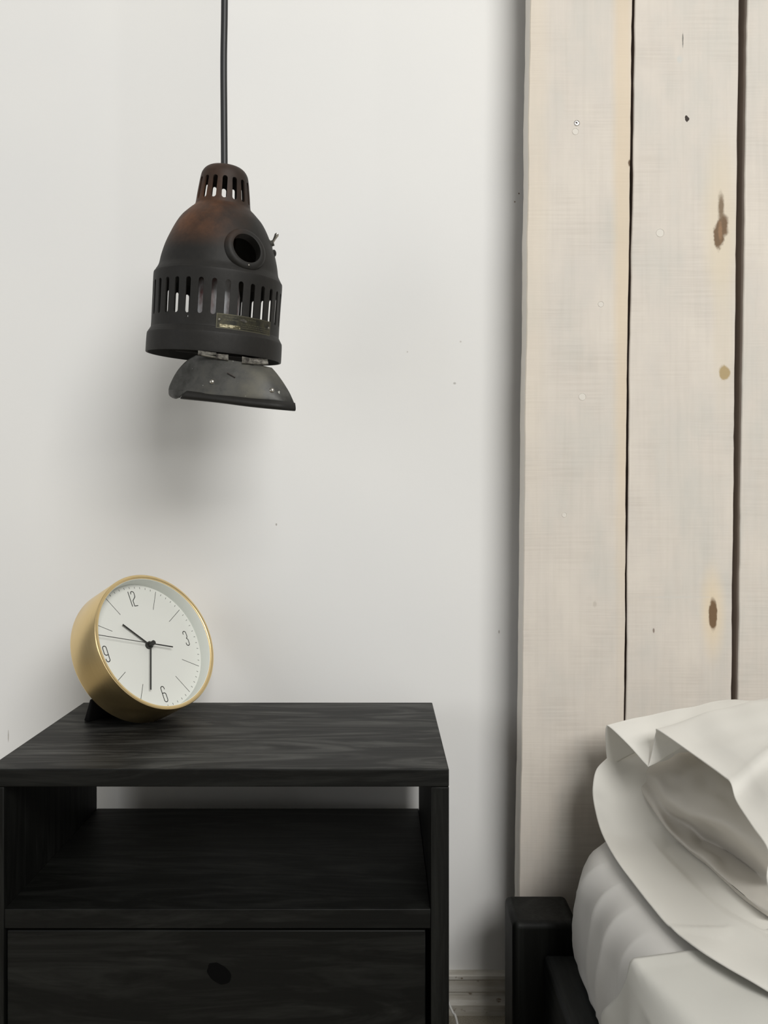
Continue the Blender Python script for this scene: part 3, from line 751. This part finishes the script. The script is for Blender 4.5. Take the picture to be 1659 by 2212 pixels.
# left end of the plate hangs lower than the rolled lip beside the slit
G = surf(W(frows), 48, 80)
fl = mesh_obj('flap', *grid_mesh(G), m_flap, lamp, smooth=60); solidify(fl, 0.0012)
GF = G
tab = surf(W([[(365, 842, .968), (380, 842, .956), (402, 843, .946)], [(366, 853, .968), (377, 855, .957), (393, 853, .948)], [(373, 859, .967), (381, 861, .958), (388, 859, .951)]]), 12, 12)
o = mesh_obj('flap_tab', *grid_mesh(tab), m_flap, fl, smooth=60); solidify(o, 0.0012)
lipr = [[(404, 845, .935), (470, 853, .931), (540, 861, .929), (600, 866, .931), (637, 871, .943)],
        [(397, 850, .931), (470, 860, .926), (540, 868, .924), (600, 874, .926), (638, 878, .940)],
        [(390, 859, .933), (470, 868, .928), (540, 877, .926), (600, 883, .928), (638, 886, .941)],
        [(391, 861, .945), (470, 869, .941), (540, 878, .939), (600, 884, .941), (634, 887, .949)]]
o = mesh_obj('flap_lip', *grid_mesh(surf(W(lipr), 20, 60)), m_lamp, fl, smooth=60); solidify(o, 0.0012)
tag(o, 'dark rolled lip of the flap')
for (px, py, d) in ((457, 826, .9355), (587, 843, .9335)):
    c = Vector(at(px, py, d)); Q = LR.inverted(); c = Vector(min((tuple(v) for v in G.reshape(-1, 3)), key=lambda v: (v[0] / v[1] - c.x / c.y) ** 2 + ((v[2] - H) / v[1] - (c.z - H) / c.y) ** 2)); c.y -= 0.0008
    rivet(Q @ (c - T), (Q @ Vector((0, -1, 0.1))).normalized(), 0.0030, m_steel, fl, 'screw', 0.6)
mesh_obj('scratch', *tube([at(491, 805, .9335), at(508, 815, .9325)], 0.0006, 5), m_hole, fl)
def quad_slab(corners, th=0.0012):
    c = [np.array(at(*p)) for p in corners]; b = [p + np.array((0, th, 0)) for p in c]
    return [tuple(p) for p in c + b], [(0, 1, 2, 3), (4, 7, 6, 5), (0, 4, 5, 1), (1, 5, 6, 2), (2, 6, 7, 3), (3, 7, 4, 0)]
for leafs in ([[(430, 742, .9490), (466, 746, .9485), (466, 766, .9475), (430, 762, .9480)], [(428, 757, .9405), (467, 762, .9395), (467, 767, .9395), (428, 764, .9405)], [(467, 764, .9390), (493, 766, .9395), (493, 778, .9395), (467, 774, .9395)]],
              [[(524, 762, .9800), (578, 770, .9980), (578, 785, .9640), (524, 779, .9500)], [(523, 770, .9385), (549, 775, .9385), (549, 786, .9385), (523, 782, .9385)], [(549, 775, .9385), (579, 781, .941), (579, 787, .941), (549, 780, .9385)]]):
    o = mesh_obj('hinge', *merge(*[quad_slab(l) for l in leafs]), m_hinge, lamp)
    a_, b_ = leafs[1][3], leafs[2][2]
    mesh_obj('hinge_pin', *tube([at(a_[0], a_[1] + 1, a_[2] + .001), at(b_[0], b_[1] - 1, b_[2] + .001)], 0.0014, 8), m_hinge, o)
# half cover plate and cross bar inside the mouth of the drum, that carries the hinges
V = [(-0.030, -0.0765, -0.212), (0.062, -0.053, -0.212), (0.062, -0.050, -0.2335), (-0.030, -0.0735, -0.2335)]
V += [(x + 0.001, y + 0.0015, z) for x, y, z in V]
mesh_obj('hinge_bar', V, [(0, 1, 2, 3), (4, 7, 6, 5), (0, 4, 5, 1), (1, 5, 6, 2), (2, 6, 7, 3), (3, 7, 4, 0)], m_lamp, lamp, local=True)
# cord up to the ceiling
cp = [at(484, 372, 1.0115), at(484.5, 355, 1.0115), at(483.8, 250, 1.0115), at(483.2, 130, 1.0115), at(485, 0, 1.0115), at(486, -300, 1.0115)]
cp = [tuple(v) for v in cr(np.array(cp), 60)]; x0, y0, z0 = cp[-1]; cp += [(x0, y0, z) for z in (1.8, 2.5, 3.175)]
mesh_obj('cord', *tube(cp, 0.0042, 16), m_cord, lamp, smooth=60)
V, Fa = lathe([(0.002, 3.17), (0.03, 3.175), (0.045, 3.2), (0.002, 3.2)], 32, closed=True)
mesh_obj('ceiling_rose', [(v[0] + x0, v[1] + y0, v[2]) for v in V], Fa, m_cord, lamp, smooth=40)

# ---------------------------------------------------------------- clock
Rc = 0.0934 * (1.078 / 1.08)
k = 1.078 / 1.08
C = Vector((-.2929 * k, 1.08 * k, -.1841 * k)) + Vector((0, 0, H))
r_ = Vector((.545, .839, .004)).normalized(); n_ = r_.cross(Vector((-.379, .242, .893))).normalized(); u_ = n_.cross(r_)
CR_ = Matrix((r_, u_, n_)).transposed()
clk = thing('alarm_clock', 'round brushed brass table clock with white dial, tilted on the nightstand top', 'clock', C, CR_)
DPTH, REC = 0.0545, 0.0209
Rin = Rc - 0.0050
case = [(0.001, -DPTH), (Rc * 0.9, -DPTH), (Rc - 0.002, -DPTH), (Rc - 0.0004, -DPTH + 0.0006), (Rc, -DPTH + 0.002), (Rc, -0.0016), (Rc - 0.0005, -0.0004), (Rc - 0.0014, 0), (Rin + 0.0008, 0), (Rin, -0.0006), (Rin, -0.0022), (Rin - 0.0004, -0.0024)]
case_in = [(Rin - 0.0004, -REC - 0.004), (0.001, -REC - 0.004)]
mesh_obj('case', *lathe(case + case_in, 160), m_brass, clk, local=True, smooth=40)
mesh_obj('dial_well', *lathe([(Rin - 0.0002, -0.0023), (Rin - 0.0008, -0.0023), (Rin - 0.0012, -REC), (Rin - 0.0002, -REC - 0.002)], 128), m_rimw, clk, local=True, smooth=40)
dial = mesh_obj('dial', *disc_solid(Rin - 0.0008, -REC - 0.003, -REC, 128), m_dial, clk, local=True)
Z0 = -REC + 0.00012
def bar2(p, q_, w, z0=-REC - 0.0002, z1=Z0):
    p, q_ = Vector((*p, 0)), Vector((*q_, 0)); t = (q_ - p).normalized(); s = Vector((-t.y, t.x, 0)) * w / 2
    c = [p + s, p - s, q_ - s, q_ + s]
    return [(v.x, v.y, z) for z in (z0, z1) for v in c], [(0, 1, 2, 3), (4, 7, 6, 5), (0, 4, 5, 1), (1, 5, 6, 2), (2, 6, 7, 3), (3, 7, 4, 0)]
def pol(deg, r): a = math.radians(deg); return (math.sin(a) * r, math.cos(a) * r)
for h in (1, 2, 4, 5, 7, 8, 10, 11):
    mesh_obj('hour_mark', *bar2(pol(h * 30, 0.0552), pol(h * 30, 0.0842), 0.00065), m_ink, dial, local=True)
g = []
for mi in range(60):
    if mi % 5 == 0 and (mi // 5) % 3: continue
    g.append(bar2(pol(mi * 6, 0.0815), pol(mi * 6, 0.0842), 0.0006))
o = mesh_obj('minute_track', *merge(*g), m_ink, dial, local=True); tag(o, kind='stuff')
def stroke(pts, c, w=0.0011):
    """polyline with round joins on the dial"""
    gs = []
    for a, b in zip(pts[:-1], pts[1:]): gs.append(bar2((a[0] + c[0], a[1] + c[1]), (b[0] + c[0], b[1] + c[1]), w))
    for i, p in enumerate(pts):
        gs.append(disc_solid(w / 2, -REC - 0.0002, Z0, 8, p[0] + c[0], p[1] + c[1]))
    return gs
def arcp(cx, cy, rx, ry, a0, a1, n=8):
    return [(cx + rx * math.cos(math.radians(a0 + (a1 - a0) * i / n)), cy + ry * math.sin(math.radians(a0 + (a1 - a0) * i / n))) for i in range(n + 1)]
hw, hh = 0.0027, 0.0104
d1 = [[(0, hh), (0, -hh)]]
d2 = [[(-hw, hh - 0.0035)] + arcp(0, hh - 0.0026, hw, 0.0026, 180, 0) + [(hw, 0.0035), (hw - 0.0004, 0.0022), (-hw + 0.0004, -0.0022), (-hw, -0.0035), (-hw, -hh), (hw, -hh)]]
d3 = [[(-hw, hh - 0.0040)] + arcp(0, hh - 0.0026, hw, 0.0026, 180, 0) + [(hw, 0.0025), (hw - 0.0006, 0.0013), (hw - 0.0022, 0.0), (hw - 0.0006, -0.0013), (hw, -0.0025)] + arcp(0, -hh + 0.0026, hw, 0.0026, 0, -180) + [(-hw, -hh + 0.0040)]]
d9 = [arcp(0, hh - 0.0026, hw, 0.0026, 0, 180) + [(-hw, 0.0010)] + arcp(0, 0.0010, hw, 0.0026, 180, 270) + [(hw, -0.0016)],
      [(hw, hh - 0.0026), (hw, -hh + 0.0026)] + arcp(0, -hh + 0.0026, hw, 0.0026, 0, -180) + [(-hw, -hh + 0.0040)]]
d6 = [[(-x, -y) for x, y in s] for s in d9]
AR = 0.0672
for name, digs, hdeg in (('numeral', [(d1, -0.0042), (d2, 0.0022)], 0), ('numeral', [(d3, 0)], 90), ('numeral', [(d6, 0)], 180), ('numeral', [(d9, 0)], 270)):
    c = pol(hdeg, AR); gs = []
    for dd, dx in digs:
        for s in dd: gs += stroke(s, (c[0] + dx, c[1]))
    mesh_obj(name, *merge(*gs), m_ink, dial, local=True)
# hands at half past ten-ish with second hand
def hand(name, tip, w, z, tail=(0, 0)):
    t = Vector((*tip, 0)); d = t.normalized()
    return mesh_obj(name, *bar2(tail, tip, w, z, z + 0.0007), m_hand, clk, local=True)
hand('hour_hand', (-.340 * Rc, .357 * Rc), 0.0020, -REC + 0.003)
hand('minute_hand', (-.250 * Rc, -.624 * Rc), 0.0019, -REC + 0.0052)
sd = Vector((-.86, .268)).normalized()
sh = hand('second_hand', tuple(sd * 0.0835), 0.0007, -REC + 0.0078)
mesh_obj('second_hand_tail', *bar2((0, 0), tuple(-sd * 0.0335), 0.0014, -REC + 0.0076, -REC + 0.0086), m_hand, sh, local=True)
hb_ = mesh_obj('hub', *merge(disc_solid(0.0048, -REC, -REC + 0.0045, 24), disc_solid(0.0032, -REC + 0.0045, -REC + 0.0120, 24)), m_hand, clk, local=True, smooth=40)
# black wedge stand under the back of the case
rh = Vector((r_.x, r_.y, 0)).normalized(); nh = Vector((n_.x, n_.y, 0)).normalized()
ZT = zt
def on_table(px, py):
    d = (H - ZT) * F / (py - PY); return Vector(at(px, py, d))
A0 = on_table(192, 1560); A0.z = ZT + 0.0003
ray = Vector(at(200, 1508, 1.0)) - Vector((0, 0, H)); bc = C - n_ * DPTH - Vector((0, 0, H))
T0 = ray * (bc.dot(n_) / ray.dot(n_)) + Vector((0, 0, H))
Ln = 0.105
b0, b1 = A0, A0 - nh * 0.011
t0, t1 = T0 + n_ * 0.001, T0 - n_ * 0.007
V = [b0, b1, t0, t1]; V2 = [v + rh * Ln for v in (b0, b1)] + [v + r_ * Ln for v in (t0, t1)]
mid = [C - n_ * (DPTH - 0.0005) + rh * 0]
o = mesh_obj('stand', [tuple(v) for v in V + V2], [(0, 1, 3, 2), (4, 6, 7, 5), (0, 4, 5, 1), (0, 2, 6, 4), (1, 5, 7, 3), (2, 3, 7, 6)], m_blackp, clk)
bevel(o, 0.0015, 3)
tag(o, 'black wedge stand')

# ---------------------------------------------------------------- thin cable beside the nightstand
p = [(0.060, 1.205, 0.10), (0.076, 1.19, 0.085), at(975, 2180, 1.17), at(983, 2193, 1.165), at(988, 2212, 1.16), at(991, 2235, 1.15), (0.112, 1.13, 0.0025), (0.13, 1.0, 0.0022), (0.20, 0.85, 0.0022)]
p = [tuple(v) for v in cr(np.array(p), 50)]; p = [(a, b, max(c, 0.0022)) for a, b, c in p]
cb = mesh_obj('power_cable', *tube(p, 0.0018, 10), m_white_cable, smooth=60)
tag(cb, 'thin white power cable on the floor by the right side of the nightstand', 'cable')

for o in bpy.data.objects:
    if '_m' in o: del o['_m']
